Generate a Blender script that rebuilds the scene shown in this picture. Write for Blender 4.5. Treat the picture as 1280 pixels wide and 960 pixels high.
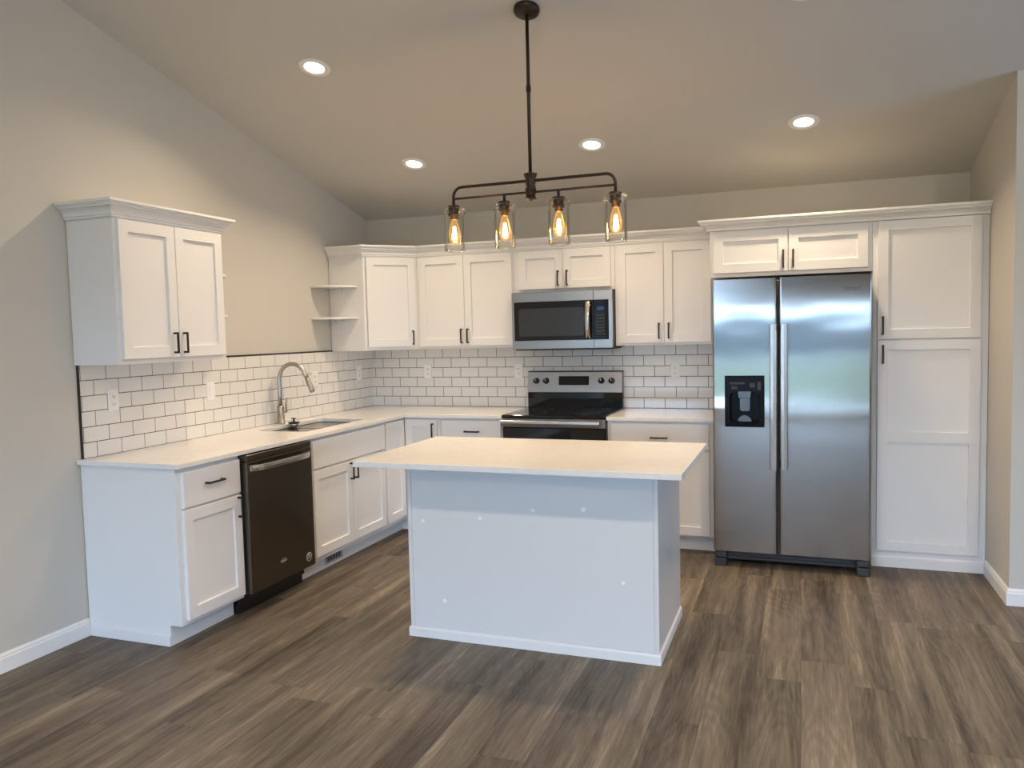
import bpy, bmesh, math, random
from mathutils import Vector, Matrix

random.seed(7)
for _o in list(bpy.data.objects):
    bpy.data.objects.remove(_o, do_unlink=True)
SC = bpy.context.scene
COL = SC.collection
PI = math.pi

# ------------------------------------------------------------------ camera, world, light, exposure
CAM = (3.4611, -5.9331, 1.5071)
YAW, PITCH, ROLL, FPX = 0.3528, -0.0648, -0.0240, 985.97


def make_camera():
    cy, sy, cp, sp = math.cos(YAW), math.sin(YAW), math.cos(PITCH), math.sin(PITCH)
    f = Vector((-sy * cp, cy * cp, sp))
    r = Vector((cy, sy, 0))
    u = r.cross(f)
    cr, sr = math.cos(ROLL), math.sin(ROLL)
    r2, u2 = r * cr + u * sr, -r * sr + u * cr
    m = Matrix(((r2.x, u2.x, -f.x, CAM[0]), (r2.y, u2.y, -f.y, CAM[1]), (r2.z, u2.z, -f.z, CAM[2]), (0, 0, 0, 1)))
    cd = bpy.data.cameras.new('camera')
    cd.sensor_width = 36
    cd.lens = FPX / 1280 * 36
    cd.clip_start = 0.05
    co = bpy.data.objects.new('camera', cd)
    COL.objects.link(co)
    co.matrix_world = m
    SC.camera = co


make_camera()
SC.view_settings.view_transform = 'Standard'
SC.view_settings.look = 'None'
SC.view_settings.gamma = 1.0
SC.view_settings.use_curve_mapping = False
SC.view_settings.exposure = 0.86
SC.cycles.max_bounces = 10
SC.cycles.diffuse_bounces = 6
SC.cycles.glossy_bounces = 5
SC.cycles.transparent_max_bounces = 12
SC.cycles.caustics_reflective = False
SC.cycles.caustics_refractive = False
SC.cycles.sample_clamp_indirect = 6.0

SKY_COLOR = (0.45, 0.67, 1.0)
SKY_STRENGTH = 8.6
CAN_POWER = 6.6
CAN_COLOR = (1.0, 0.77, 0.525)
LIVING_COLOR = (1.0, 0.84, 0.66)
LIVING = 21.0
BULB_POWER = 2.6
BULB_COLOR = (1.0, 0.66, 0.34)

W = bpy.data.worlds.new('sky')
SC.world = W
W.use_nodes = True
_bg = W.node_tree.nodes['Background']
_bg.inputs['Color'].default_value = (*SKY_COLOR, 1)
_bg.inputs['Strength'].default_value = SKY_STRENGTH

# ------------------------------------------------------------------ room measures
H0, SLOPE = 2.4816, 0.2515         # ceiling at the range wall, rise per metre towards the room
XR, YR = 4.493, -1.1785            # right wall plane and its free end
YRIDGE, YREAR, XFAR = -4.75, -9.5, 8.0
ZRIDGE = H0 - SLOPE * YRIDGE
CT = 0.914                         # counter height
CB = 0.889
UB = 1.395                         # underside of wall cabinets
UT = 2.14                          # top of wall cabinet boxes


# ------------------------------------------------------------------ materials
def principled(name, color, rough=0.5, metal=0.0, spec=0.5, coat=0.0, **kw):
    m = bpy.data.materials.new(name)
    m.use_nodes = True
    b = m.node_tree.nodes['Principled BSDF']
    b.inputs['Base Color'].default_value = (*color, 1)
    b.inputs['Roughness'].default_value = rough
    b.inputs['Metallic'].default_value = metal
    b.inputs['Specular IOR Level'].default_value = spec
    b.inputs['Coat Weight'].default_value = coat
    b.inputs['Coat Roughness'].default_value = 0.05
    for k, v in kw.items():
        b.inputs[k.replace('_', ' ')].default_value = v
    return m


def nt(m):
    return m.node_tree.nodes, m.node_tree.links, m.node_tree.nodes['Principled BSDF']


def add_bump(m, scale, strength, dist=0.001, detail=2.0, stretch=(1, 1, 1)):
    n, l, b = nt(m)
    tc = n.new('ShaderNodeTexCoord')
    mp = n.new('ShaderNodeMapping')
    mp.inputs['Scale'].default_value = stretch
    no = n.new('ShaderNodeTexNoise')
    no.inputs['Scale'].default_value = scale
    no.inputs['Detail'].default_value = detail
    bu = n.new('ShaderNodeBump')
    bu.inputs['Strength'].default_value = strength
    bu.inputs['Distance'].default_value = dist
    l.new(tc.outputs['Object'], mp.inputs['Vector'])
    l.new(mp.outputs['Vector'], no.inputs['Vector'])
    l.new(no.outputs['Fac'], bu.inputs['Height'])
    l.new(bu.outputs['Normal'], b.inputs['Normal'])
    return no


def tint(m, c1, c2, scale, stretch=(1, 1, 1), detail=3.0, lo=0.35, hi=0.65):
    n, l, b = nt(m)
    tc = n.new('ShaderNodeTexCoord')
    mp = n.new('ShaderNodeMapping')
    mp.inputs['Scale'].default_value = stretch
    no = n.new('ShaderNodeTexNoise')
    no.inputs['Scale'].default_value = scale
    no.inputs['Detail'].default_value = detail
    cr = n.new('ShaderNodeValToRGB')
    cr.color_ramp.elements[0].position = lo
    cr.color_ramp.elements[1].position = hi
    cr.color_ramp.elements[0].color = (*c1, 1)
    cr.color_ramp.elements[1].color = (*c2, 1)
    l.new(tc.outputs['Object'], mp.inputs['Vector'])
    l.new(mp.outputs['Vector'], no.inputs['Vector'])
    l.new(no.outputs['Fac'], cr.inputs['Fac'])
    l.new(cr.outputs['Color'], b.inputs['Base Color'])


M = {}
M['wall'] = principled('greige wall paint', (0.575, 0.555, 0.498), 0.75, spec=0.25)
add_bump(M['wall'], 220, 0.12, 0.0008)
M['ceiling'] = principled('greige ceiling paint', (0.62, 0.60, 0.555), 0.85, spec=0.2)
add_bump(M['ceiling'], 120, 0.2, 0.001)
M['white'] = principled('white cabinet paint', (0.77, 0.77, 0.76), 0.34, spec=0.45)
add_bump(M['white'], 60, 0.04, 0.0006)
M['trim'] = principled('white trim paint', (0.80, 0.80, 0.79), 0.4)
add_bump(M['trim'], 60, 0.04, 0.0006)
M['panel'] = principled('white melamine panel', (0.71, 0.71, 0.70), 0.22, spec=0.5)
add_bump(M['panel'], 6, 0.02, 0.001)
M['patch'] = principled('paler spot white', (0.86, 0.86, 0.86), 0.7)  # slightly paler white for the small spots on the island front
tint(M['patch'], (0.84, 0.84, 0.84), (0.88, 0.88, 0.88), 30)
M['quartz'] = principled('white quartz', (0.82, 0.81, 0.79), 0.10, spec=0.5)
tint(M['quartz'], (0.765, 0.748, 0.715), (0.80, 0.785, 0.755), 22, detail=6)
M['tile'] = principled('white glazed tile', (0.75, 0.735, 0.70), 0.10, spec=0.5)
add_bump(M['tile'], 9, 0.10, 0.0015)
M['grout'] = principled('charcoal grout', (0.05, 0.047, 0.043), 0.9)
add_bump(M['grout'], 300, 0.3, 0.001)
M['black_trim'] = principled('black metal edge trim', (0.015, 0.014, 0.013), 0.35)
add_bump(M['black_trim'], 80, 0.03)
M['bronze'] = principled('dark bronze metal', (0.035, 0.024, 0.018), 0.38, metal=0.6)
add_bump(M['bronze'], 90, 0.05, 0.0005)
M['pull'] = principled('oil rubbed bronze pull', (0.022, 0.015, 0.012), 0.35, metal=0.4)
add_bump(M['pull'], 90, 0.04, 0.0005)
M['black'] = principled('black plastic', (0.010, 0.010, 0.011), 0.4)
add_bump(M['black'], 150, 0.03, 0.0005)
M['grille'] = principled('charcoal plastic', (0.035, 0.036, 0.037), 0.5)
add_bump(M['grille'], 150, 0.05, 0.0005)
M['black_glass'] = principled('black glass', (0.006, 0.006, 0.007), 0.05, spec=0.5)
add_bump(M['black_glass'], 3, 0.01, 0.001)
M['gloss_black'] = principled('glossy black plastic', (0.004, 0.004, 0.005), 0.3, spec=0.10)
add_bump(M['gloss_black'], 20, 0.01, 0.0005)
M['micro_glass'] = principled('smoked oven glass', (0.030, 0.033, 0.035), 0.14, spec=0.6)
add_bump(M['micro_glass'], 3, 0.01, 0.001)
M['outlet'] = principled('white outlet plastic', (0.80, 0.80, 0.79), 0.35)
add_bump(M['outlet'], 100, 0.02, 0.0005)
M['slot'] = principled('dark slots', (0.03, 0.03, 0.03), 0.6)
add_bump(M['slot'], 100, 0.02, 0.0005)
M['dispenser_metal'] = principled('smoked metal', (0.10, 0.095, 0.09), 0.3, metal=1.0)
add_bump(M['dispenser_metal'], 60, 0.03, 0.0005)
M['chrome'] = principled('polished chrome', (0.70, 0.70, 0.70), 0.10, metal=1.0)
add_bump(M['chrome'], 20, 0.01, 0.0005)
M['nickel'] = principled('brushed nickel', (0.40, 0.375, 0.335), 0.34, metal=1.0)
add_bump(M['nickel'], 200, 0.03, 0.0003)
M['vent_metal'] = principled('grey painted vent', (0.45, 0.45, 0.45), 0.5)
add_bump(M['vent_metal'], 100, 0.02, 0.0005)


def brushed(name, color, rough, aniso, rot, wave=0.0):
    m = principled(name, color, rough, metal=1.0)
    n, l, b = nt(m)
    b.inputs['Anisotropic'].default_value = aniso
    b.inputs['Anisotropic Rotation'].default_value = rot
    tg = n.new('ShaderNodeTangent')
    tg.direction_type = 'RADIAL'
    tg.axis = 'Z'
    l.new(tg.outputs['Tangent'], b.inputs['Tangent'])
    tc = n.new('ShaderNodeTexCoord')
    mp = n.new('ShaderNodeMapping')
    mp.inputs['Scale'].default_value = (1.2, 1.2, 2.6)
    no = n.new('ShaderNodeTexNoise')
    no.inputs['Scale'].default_value = 1.6
    no.inputs['Detail'].default_value = 1.0
    bu = n.new('ShaderNodeBump')
    bu.inputs['Strength'].default_value = 1.0
    bu.inputs['Distance'].default_value = wave
    l.new(tc.outputs['Object'], mp.inputs['Vector'])
    l.new(mp.outputs['Vector'], no.inputs['Vector'])
    l.new(no.outputs['Fac'], bu.inputs['Height'])
    l.new(bu.outputs['Normal'], b.inputs['Normal'])
    return m


M['steel'] = brushed('brushed stainless steel', (0.385, 0.355, 0.318), 0.14, 1.0, 0.0, 0.0016)
M['steel_trim'] = brushed('stainless trim', (0.35, 0.32, 0.28), 0.28, 0.5, 0.0, 0.001)
M['steel_handle'] = brushed('stainless handle', (0.62, 0.585, 0.535), 0.26, 0.3, 0.0, 0.0)
M['steel_side'] = principled('grey painted steel', (0.13, 0.13, 0.13), 0.5)
add_bump(M['steel_side'], 200, 0.05, 0.0005)
M['dark_steel'] = brushed('black stainless steel', (0.15, 0.128, 0.10), 0.30, 0.5, 0.0, 0.001)
M['sink_steel'] = principled('sink steel', (0.24, 0.225, 0.205), 0.24, metal=1.0)
add_bump(M['sink_steel'], 150, 0.03, 0.0004)


def emission_mat(name, color, strength):
    m = bpy.data.materials.new(name)
    m.use_nodes = True
    n, l = m.node_tree.nodes, m.node_tree.links
    n.remove(n['Principled BSDF'])
    e = n.new('ShaderNodeEmission')
    e.inputs['Color'].default_value = (*color, 1)
    e.inputs['Strength'].default_value = strength
    l.new(e.outputs[0], n['Material Output'].inputs['Surface'])
    return m


M['lens'] = emission_mat('lit frosted lens', (1.0, 0.86, 0.66), 6.0)
M['filament'] = emission_mat('glowing filament', (1.0, 0.62, 0.26), 40.0)
M['display'] = emission_mat('dim blue display', (0.10, 0.16, 0.32), 0.28)


def clear_glass(name, tintc, fac=1.0):
    m = bpy.data.materials.new(name)
    m.use_nodes = True
    n, l = m.node_tree.nodes, m.node_tree.links
    n.remove(n['Principled BSDF'])
    tr = n.new('ShaderNodeBsdfTransparent')
    tr.inputs['Color'].default_value = (*tintc, 1)
    gl = n.new('ShaderNodeBsdfGlossy')
    gl.inputs['Roughness'].default_value = 0.02
    fr = n.new('ShaderNodeLayerWeight')
    fr.inputs['Blend'].default_value = 0.25
    mu = n.new('ShaderNodeMath')
    mu.operation = 'MULTIPLY'
    mu.inputs[1].default_value = fac
    mx = n.new('ShaderNodeMixShader')
    l.new(fr.outputs['Fresnel'], mu.inputs[0])
    l.new(mu.outputs[0], mx.inputs['Fac'])
    l.new(tr.outputs[0], mx.inputs[1])
    l.new(gl.outputs[0], mx.inputs[2])
    l.new(mx.outputs[0], n['Material Output'].inputs['Surface'])
    return m


M['jar'] = clear_glass('clear jar glass', (0.985, 0.98, 0.965), 0.5)
M['bulb'] = clear_glass('amber bulb glass', (1.0, 0.80, 0.52), 0.8)
_n, _l = M['bulb'].node_tree.nodes, M['bulb'].node_tree.links
_em0 = _n.new('ShaderNodeEmission')            # the lit bulb itself glows
_em0.inputs['Color'].default_value = (1.0, 0.60, 0.26, 1)
_em0.inputs['Strength'].default_value = 0.11
_ad = _n.new('ShaderNodeAddShader')
_l.new(_n['Mix Shader'].outputs[0], _ad.inputs[0])
_l.new(_em0.outputs[0], _ad.inputs[1])
_l.new(_ad.outputs[0], _n['Material Output'].inputs['Surface'])
M['pane'] = clear_glass('window pane glass', (0.97, 0.98, 0.98), 0.5)


def floor_material():
    m = principled('grey brown vinyl plank', (0.2, 0.16, 0.13), 0.5, spec=0.25)
    n, l, b = nt(m)

    def math_(op, a, c=None):
        k = n.new('ShaderNodeMath')
        k.operation = op
        for i, v in enumerate((a, c)):
            if v is None:
                continue
            if isinstance(v, (int, float)):
                k.inputs[i].default_value = v
            else:
                l.new(v, k.inputs[i])
        return k.outputs[0]
    tc = n.new('ShaderNodeTexCoord')
    sx = n.new('ShaderNodeSeparateXYZ')
    l.new(tc.outputs['Object'], sx.inputs[0])
    PW, PL = 0.182, 1.22
    u = math_('DIVIDE', sx.outputs['X'], PW)
    row = math_('FLOOR', u)
    wn = n.new('ShaderNodeTexWhiteNoise')
    wn.noise_dimensions = '1D'
    l.new(row, wn.inputs['W'])
    v = math_('ADD', math_('DIVIDE', sx.outputs['Y'], PL), wn.outputs['Value'])
    pid = math_('FLOOR', v)
    cv = n.new('ShaderNodeCombineXYZ')
    l.new(row, cv.inputs['X'])
    l.new(pid, cv.inputs['Y'])
    w2 = n.new('ShaderNodeTexWhiteNoise')
    w2.noise_dimensions = '3D'
    l.new(cv.outputs[0], w2.inputs['Vector'])
    rnd = w2.outputs['Value']
    # grain coordinates, shifted per plank
    g = n.new('ShaderNodeCombineXYZ')
    l.new(math_('ADD', math_('MULTIPLY', sx.outputs['X'], 1.0), math_('MULTIPLY', rnd, 37.0)), g.inputs['X'])
    l.new(math_('ADD', math_('MULTIPLY', sx.outputs['Y'], 0.055), math_('MULTIPLY', rnd, 11.0)), g.inputs['Y'])

    def noise(scale, detail, rough, dist):
        k = n.new('ShaderNodeTexNoise')
        k.inputs['Scale'].default_value = scale
        k.inputs['Detail'].default_value = detail
        k.inputs['Roughness'].default_value = rough
        k.inputs['Distortion'].default_value = dist
        l.new(g.outputs[0], k.inputs['Vector'])
        return k.outputs['Fac']
    broad = noise(11, 4, 0.6, 0.25)
    fine = noise(95, 6, 0.7, 0.2)
    # cathedral figure: growth rings as contour lines of a smooth field
    g2 = n.new('ShaderNodeCombineXYZ')
    l.new(math_('ADD', sx.outputs['X'], math_('MULTIPLY', rnd, 19.0)), g2.inputs['X'])
    l.new(math_('ADD', math_('MULTIPLY', sx.outputs['Y'], 0.15), math_('MULTIPLY', rnd, 7.0)), g2.inputs['Y'])
    fn = n.new('ShaderNodeTexNoise')
    fn.inputs['Scale'].default_value = 4.5
    fn.inputs['Detail'].default_value = 1.5
    fn.inputs['Roughness'].default_value = 0.4
    l.new(g2.outputs[0], fn.inputs['Vector'])
    field = fn.outputs['Fac']
    figure = math_('ABSOLUTE', math_('SUBTRACT', math_('FRACT', math_('MULTIPLY', field, 22.0)), 0.5))
    t = math_('ADD', math_('MULTIPLY', broad, 0.60), math_('MULTIPLY', fine, 0.34))
    t = math_('ADD', t, math_('MULTIPLY', figure, 0.075))
    t = math_('ADD', t, math_('MULTIPLY', math_('SUBTRACT', rnd, 0.5), 0.05))
    cr = n.new('ShaderNodeValToRGB')
    e = cr.color_ramp.elements
    e[0].position, e[0].color = 0.33, (0.038, 0.030, 0.023, 1)
    e[1].position, e[1].color = 0.66, (0.315, 0.262, 0.195, 1)
    k = e.new(0.43)
    k.color = (0.098, 0.079, 0.060, 1)
    k = e.new(0.55)
    k.color = (0.178, 0.147, 0.110, 1)
    l.new(t, cr.inputs['Fac'])
    pores = n.new('ShaderNodeTexNoise')
    pores.inputs['Scale'].default_value = 240
    pores.inputs['Detail'].default_value = 4
    pores.inputs['Roughness'].default_value = 0.6
    l.new(g.outputs[0], pores.inputs['Vector'])
    knots = noise(4.2, 2, 0.5, 0.4)
    dark = math_('MULTIPLY', math_('GREATER_THAN', pores.outputs['Fac'], 0.60), 0.22)
    dark = math_('ADD', dark, math_('MULTIPLY', math_('MAXIMUM', math_('SUBTRACT', knots, 0.62), 0.0), 2.2))
    mk = n.new('ShaderNodeMixRGB')
    mk.inputs['Color2'].default_value = (0.05, 0.038, 0.028, 1)
    l.new(dark, mk.inputs['Fac'])
    l.new(cr.outputs['Color'], mk.inputs['Color1'])
    # thin joints
    fu = math_('FRACT', u)
    fv = math_('FRACT', v)
    du = math_('MULTIPLY', math_('MINIMUM', fu, math_('SUBTRACT', 1.0, fu)), PW)
    dv = math_('MULTIPLY', math_('MINIMUM', fv, math_('SUBTRACT', 1.0, fv)), PL)
    joint = math_('LESS_THAN', math_('MINIMUM', du, dv), 0.0010)
    mx = n.new('ShaderNodeMixRGB')
    mx.inputs['Color2'].default_value = (0.05, 0.04, 0.032, 1)
    l.new(math_('MULTIPLY', joint, 0.45), mx.inputs['Fac'])
    l.new(mk.outputs['Color'], mx.inputs['Color1'])
    l.new(mx.outputs['Color'], b.inputs['Base Color'])
    bu = n.new('ShaderNodeBump')
    bu.inputs['Strength'].default_value = 0.25
    bu.inputs['Distance'].default_value = 0.001
    l.new(math_('SUBTRACT', fine, math_('MULTIPLY', joint, 1.0)), bu.inputs['Height'])
    l.new(bu.outputs['Normal'], b.inputs['Normal'])
    l.new(math_('ADD', 0.42, math_('MULTIPLY', fine, 0.16)), b.inputs['Roughness'])
    return m


M['floor'] = floor_material()
M['concrete'] = principled('pale concrete', (0.55, 0.53, 0.50), 0.9)
tint(M['concrete'], (0.27, 0.27, 0.26), (0.33, 0.33, 0.32), 3)
M['field'] = principled('hazy field', (0.10, 0.12, 0.13), 0.95)
tint(M['field'], (0.09, 0.11, 0.12), (0.12, 0.14, 0.15), 0.2)
M['lawn'] = principled('lawn green', (0.10, 0.12, 0.07), 0.95)
tint(M['lawn'], (0.08, 0.10, 0.06), (0.12, 0.14, 0.09), 1.5)


# ------------------------------------------------------------------ mesh helpers
class MB:
    """Collects shapes given in room or wall coordinates and links them as one mesh."""

    def __init__(self):
        self.bm = bmesh.new()

    def _take(self, tmp):
        me = bpy.data.meshes.new('tmp')
        tmp.to_mesh(me)
        tmp.free()
        self.bm.from_mesh(me)
        bpy.data.meshes.remove(me)
        return self

    def box(self, x0, x1, y0, y1, z0, z1, bev=0.0, seg=1):
        t = bmesh.new()
        vs = [t.verts.new((x, y, z)) for x in (x0, x1) for y in (y0, y1) for z in (z0, z1)]
        for f in ((0, 1, 3, 2), (4, 6, 7, 5), (0, 4, 5, 1), (2, 3, 7, 6), (0, 2, 6, 4), (1, 5, 7, 3)):
            t.faces.new([vs[i] for i in f])
        bmesh.ops.recalc_face_normals(t, faces=t.faces)
        if bev:
            bmesh.ops.bevel(t, geom=list(t.edges), offset=bev, segments=seg, affect='EDGES', profile=0.5)
        return self._take(t)

    def prism(self, pts, axis, a, b, bev=0.0):
        """polygon pts in the two axes other than axis, extruded from a to b along axis"""
        t = bmesh.new()

        def P(p, h):
            q = list(p)
            q.insert(axis, h)
            return q
        lo = [t.verts.new(P(p, a)) for p in pts]
        hi = [t.verts.new(P(p, b)) for p in pts]
        t.faces.new(lo)
        t.faces.new(hi[::-1])
        k = len(pts)
        for i in range(k):
            t.faces.new((lo[i], hi[i], hi[(i + 1) % k], lo[(i + 1) % k]))
        bmesh.ops.recalc_face_normals(t, faces=t.faces)
        if bev:
            bmesh.ops.bevel(t, geom=list(t.edges), offset=bev, segments=1, affect='EDGES', profile=0.5)
        return self._take(t)

    def rings(self, rings, cap0=True, cap1=True, smooth=False):
        """closed loops of equal length joined by quads"""
        t = bmesh.new()
        R = [[t.verts.new(p) for p in r] for r in rings]
        k = len(R[0])
        for a, b in zip(R, R[1:]):
            for i in range(k):
                f = t.faces.new((a[i], a[(i + 1) % k], b[(i + 1) % k], b[i]))
                f.smooth = smooth
        if cap0:
            t.faces.new(R[0][::-1])
        if cap1:
            t.faces.new(R[-1])
        bmesh.ops.recalc_face_normals(t, faces=t.faces)
        return self._take(t)

    def lathe(self, prof, c=(0, 0, 0), axis=2, n=32, cap0=True, cap1=True, smooth=True):
        """prof = [(radius, height)]"""
        rs = []
        for r, h in prof:
            ring = []
            for i in range(n):
                a = 2 * PI * i / n
                q = [r * math.cos(a), r * math.sin(a)]
                if axis == 1:
                    q = q[::-1]
                q.insert(axis, h)
                ring.append((q[0] + c[0], q[1] + c[1], q[2] + c[2]))
            rs.append(ring)
        self.rings(rs, cap0, cap1, smooth)
        return self

    def tube(self, path, r, n=12, cap=True, flat=None):
        """round bar along points; flat = (w, d) makes it a flattened oval bar"""
        P = [Vector(p) for p in path]
        T = []
        for i in range(len(P)):
            a = P[max(i - 1, 0)]
            b = P[min(i + 1, len(P) - 1)]
            T.append((b - a).normalized())
        ref = Vector((0, 0, 1)) if abs(T[0].z) < 0.9 else Vector((1, 0, 0))
        nrm = (ref - T[0] * ref.dot(T[0])).normalized()
        rs = []
        for i in range(len(P)):
            if i:
                nrm = (nrm - T[i] * nrm.dot(T[i])).normalized()
            bi = T[i].cross(nrm)
            rr = r[i] if isinstance(r, (list, tuple)) else r
            rs.append([P[i] + (nrm * math.cos(2 * PI * k / n) + bi * math.sin(2 * PI * k / n)) * rr for k in range(n)])
        return self.rings(rs, cap, cap, True)

    def sweep(self, path, prof):
        """prof = [(outward, z)] carried along a plan polyline with mitred corners; outward is to the right of travel"""
        P = [Vector(p) for p in path]
        D = [(b - a).normalized() for a, b in zip(P, P[1:])]
        Nn = [Vector((d.y, -d.x)) for d in D]
        offs = []
        for i in range(len(P)):
            if i == 0:
                offs.append(Nn[0])
            elif i == len(P) - 1:
                offs.append(Nn[-1])
            else:
                m = (Nn[i - 1] + Nn[i]).normalized()
                offs.append(m / max(m.dot(Nn[i]), 0.2))
        rs = [[(P[i].x + offs[i].x * o, P[i].y + offs[i].y * o, z) for o, z in prof] for i in range(len(P))]
        return self.rings(rs, True, True, False)

    def build(self, name, mat, parent=None, base=None):
        bm = self.bm
        b = base if base is not None else (parent['_base'] if parent is not None and '_base' in parent else (0, 0, 0))
        b = tuple(b)
        if any(b):
            bmesh.ops.translate(bm, verts=bm.verts, vec=(-b[0], -b[1], -b[2]))
        me = bpy.data.meshes.new(name)
        bm.to_mesh(me)
        bm.free()
        me.materials.append(mat)
        o = bpy.data.objects.new(name, me)
        COL.objects.link(o)
        if parent is not None:
            o.parent = parent
            BASE[o.name] = b
        return o


BASE = {}


def base_of(o):
    return BASE.get(o.name, (0, 0, 0))


def part(mb, name, mat, parent, label=None):
    o = mb.build(name, mat, parent, base_of(parent))
    if label:
        o['label'] = label
    return o


def tag(o, label, cat, group=None):
    o['label'] = label
    o['category'] = cat
    if group:
        o['group'] = group
    return o


def thing(name, label, cat, base, wall='B', group=None):
    """Empty at the thing's base. Wall frame: u along the wall, d depth (negative into the room), z up.
    wall B: the range wall (u = x). wall L: the sink wall (u = y, room towards +x)."""
    o = bpy.data.objects.new(name, None)
    o.empty_display_size = 0.1
    COL.objects.link(o)
    u, d, z = base
    if wall == 'L':
        o.location = (-d, u, z)
        o.rotation_euler = (0, 0, PI / 2)
    else:
        o.location = (u, d, z)
    BASE[o.name] = tuple(base)
    return tag(o, label, cat, group)


def lone(mb, name, mat, label, cat, group=None, base=(0, 0, 0)):
    o = mb.build(name, mat, None, base)
    o.location = base
    BASE[o.name] = tuple(base)
    return tag(o, label, cat, group)


def structure(mb, name, mat, parent=None):
    o = mb.build(name, mat, parent, (0, 0, 0))
    o['kind'] = 'structure'
    return o


def arc(cx, cy, r, a0, a1, n):
    return [(cx + r * math.cos(a0 + (a1 - a0) * i / n), cy + r * math.sin(a0 + (a1 - a0) * i / n)) for i in range(n + 1)]


def round_rect(x0, x1, y0, y1, r, n=4):
    return (arc(x1 - r, y1 - r, r, 0, PI / 2, n) + arc(x0 + r, y1 - r, r, PI / 2, PI, n)
            + arc(x0 + r, y0 + r, r, PI, 1.5 * PI, n) + arc(x1 - r, y0 + r, r, 1.5 * PI, 2 * PI, n))


def text_mesh(txt, size, depth, mat, name, parent, loc, rot):
    cu = bpy.data.curves.new('lettering', 'FONT')
    cu.body = txt
    cu.size = size
    cu.extrude = depth
    cu.align_x = 'CENTER'
    to = bpy.data.objects.new('lettering', cu)
    COL.objects.link(to)
    bpy.context.view_layer.update()
    dg = bpy.context.evaluated_depsgraph_get()
    me = bpy.data.meshes.new_from_object(to.evaluated_get(dg))
    bpy.data.objects.remove(to, do_unlink=True)
    b = base_of(parent)
    me.transform(Matrix.Translation((loc[0] - b[0], loc[1] - b[1], loc[2] - b[2])) @ rot.to_4x4())
    me.materials.clear()
    me.materials.append(mat)
    o = bpy.data.objects.new(name, me)
    COL.objects.link(o)
    o.parent = parent
    BASE[o.name] = b
    return o


ROT_FRONT = Matrix.Rotation(PI / 2, 3, 'X')     # lettering in the wall plane, readable from the room


def shape2d(outer, holes, z0, z1, bev):
    """flat slab with holes and softened edges"""
    cu = bpy.data.curves.new('slab', 'CURVE')
    cu.dimensions = '2D'
    cu.fill_mode = 'BOTH'
    cu.extrude = (z1 - z0) / 2 - bev
    cu.bevel_depth = bev
    cu.bevel_resolution = 1
    cu.offset = -bev
    for lp in [outer] + holes:
        sp = cu.splines.new('POLY')
        sp.points.add(len(lp) - 1)
        for p, q in zip(sp.points, lp):
            p.co = (q[0], q[1], 0, 1)
        sp.use_cyclic_u = True
    to = bpy.data.objects.new('slab', cu)
    COL.objects.link(to)
    bpy.context.view_layer.update()
    dg = bpy.context.evaluated_depsgraph_get()
    me = bpy.data.meshes.new_from_object(to.evaluated_get(dg))
    bpy.data.objects.remove(to, do_unlink=True)
    me.transform(Matrix.Translation((0, 0, (z0 + z1) / 2)))
    mb = MB()
    mb.bm.from_mesh(me)
    bpy.data.meshes.remove(me)
    for f in mb.bm.faces:
        f.smooth = False
    return mb


# ------------------------------------------------------------------ the room
structure(MB().box(-0.12, XFAR + 0.12, YREAR - 0.12, 0.12, -0.10, 0.0), 'floor', M['floor'])
structure(MB().prism([(YREAR - 0.12, 0.0), (0.0, 0.0), (0.0, H0), (YRIDGE, ZRIDGE), (YREAR - 0.12, H0 - 0.02)], 0, -0.12, 0.0), 'wall_left', M['wall'])
structure(MB().box(-0.12, XR + 0.12, 0.0, 0.12, 0.0, H0 + 0.03), 'wall_back', M['wall'])
structure(MB().prism([(0.0, 0.0), (0.0, H0), (YR, H0 - SLOPE * YR), (YR, 0.0)], 0, XR, XR + 0.12, 0.0), 'wall_right', M['wall'])
structure(MB().box(XR + 0.12, XFAR, YR, YR + 0.12, 0.0, H0 - SLOPE * YR), 'wall_hall', M['wall'])


def wall_openings(name, axis, plane, thick, a0, a1, z1, ops):
    """wall of boxes round rectangular openings; axis = the axis it runs along"""
    mb = MB()

    def bx(p, q, za, zb):
        if q - p < 1e-4 or zb - za < 1e-4:
            return
        if axis == 0:
            mb.box(p, q, plane - thick, plane, za, zb)
        else:
            mb.box(plane, plane + thick, p, q, za, zb)
    cur = a0
    for (p, q, za, zb) in sorted(ops):
        bx(cur, p, 0, z1)
        bx(p, q, 0, za)
        bx(p, q, zb, z1)
        cur = q
    bx(cur, a1, 0, z1)
    return structure(mb, name, M['wall'])


REAR = [(0.12, 1.72, 0.05, 2.36), (1.85, 4.65, 0.04, 1.90), (5.7, 6.9, 0.90, 1.90)]
wall_openings('wall_rear', 0, YREAR, 0.12, 0.0, XFAR, H0, REAR)
FAR = [(-3.6, -1.7, 0.95, 2.05)]
_gable = MB().prism([(YREAR, H0), (YR + 0.12, H0), (YR + 0.12, H0 - SLOPE * (YR + 0.12)), (YRIDGE, ZRIDGE)], 0, XFAR, XFAR + 0.12)
wall_openings('wall_far', 1, XFAR, 0.12, YREAR, YR + 0.12, H0, FAR)
structure(_gable, 'wall_gable', M['wall'])
structure(MB().prism([(0.12, H0 - SLOPE * 0.12), (0.12, H0 - SLOPE * 0.12 + 0.1), (YRIDGE, ZRIDGE + 0.1), (YREAR - 0.12, H0 - 0.02 + 0.1),
                      (YREAR - 0.12, H0 - SLOPE * 0.12), (YRIDGE, ZRIDGE)], 0, -0.12, XFAR + 0.12), 'ceiling', M['ceiling'])


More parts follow.
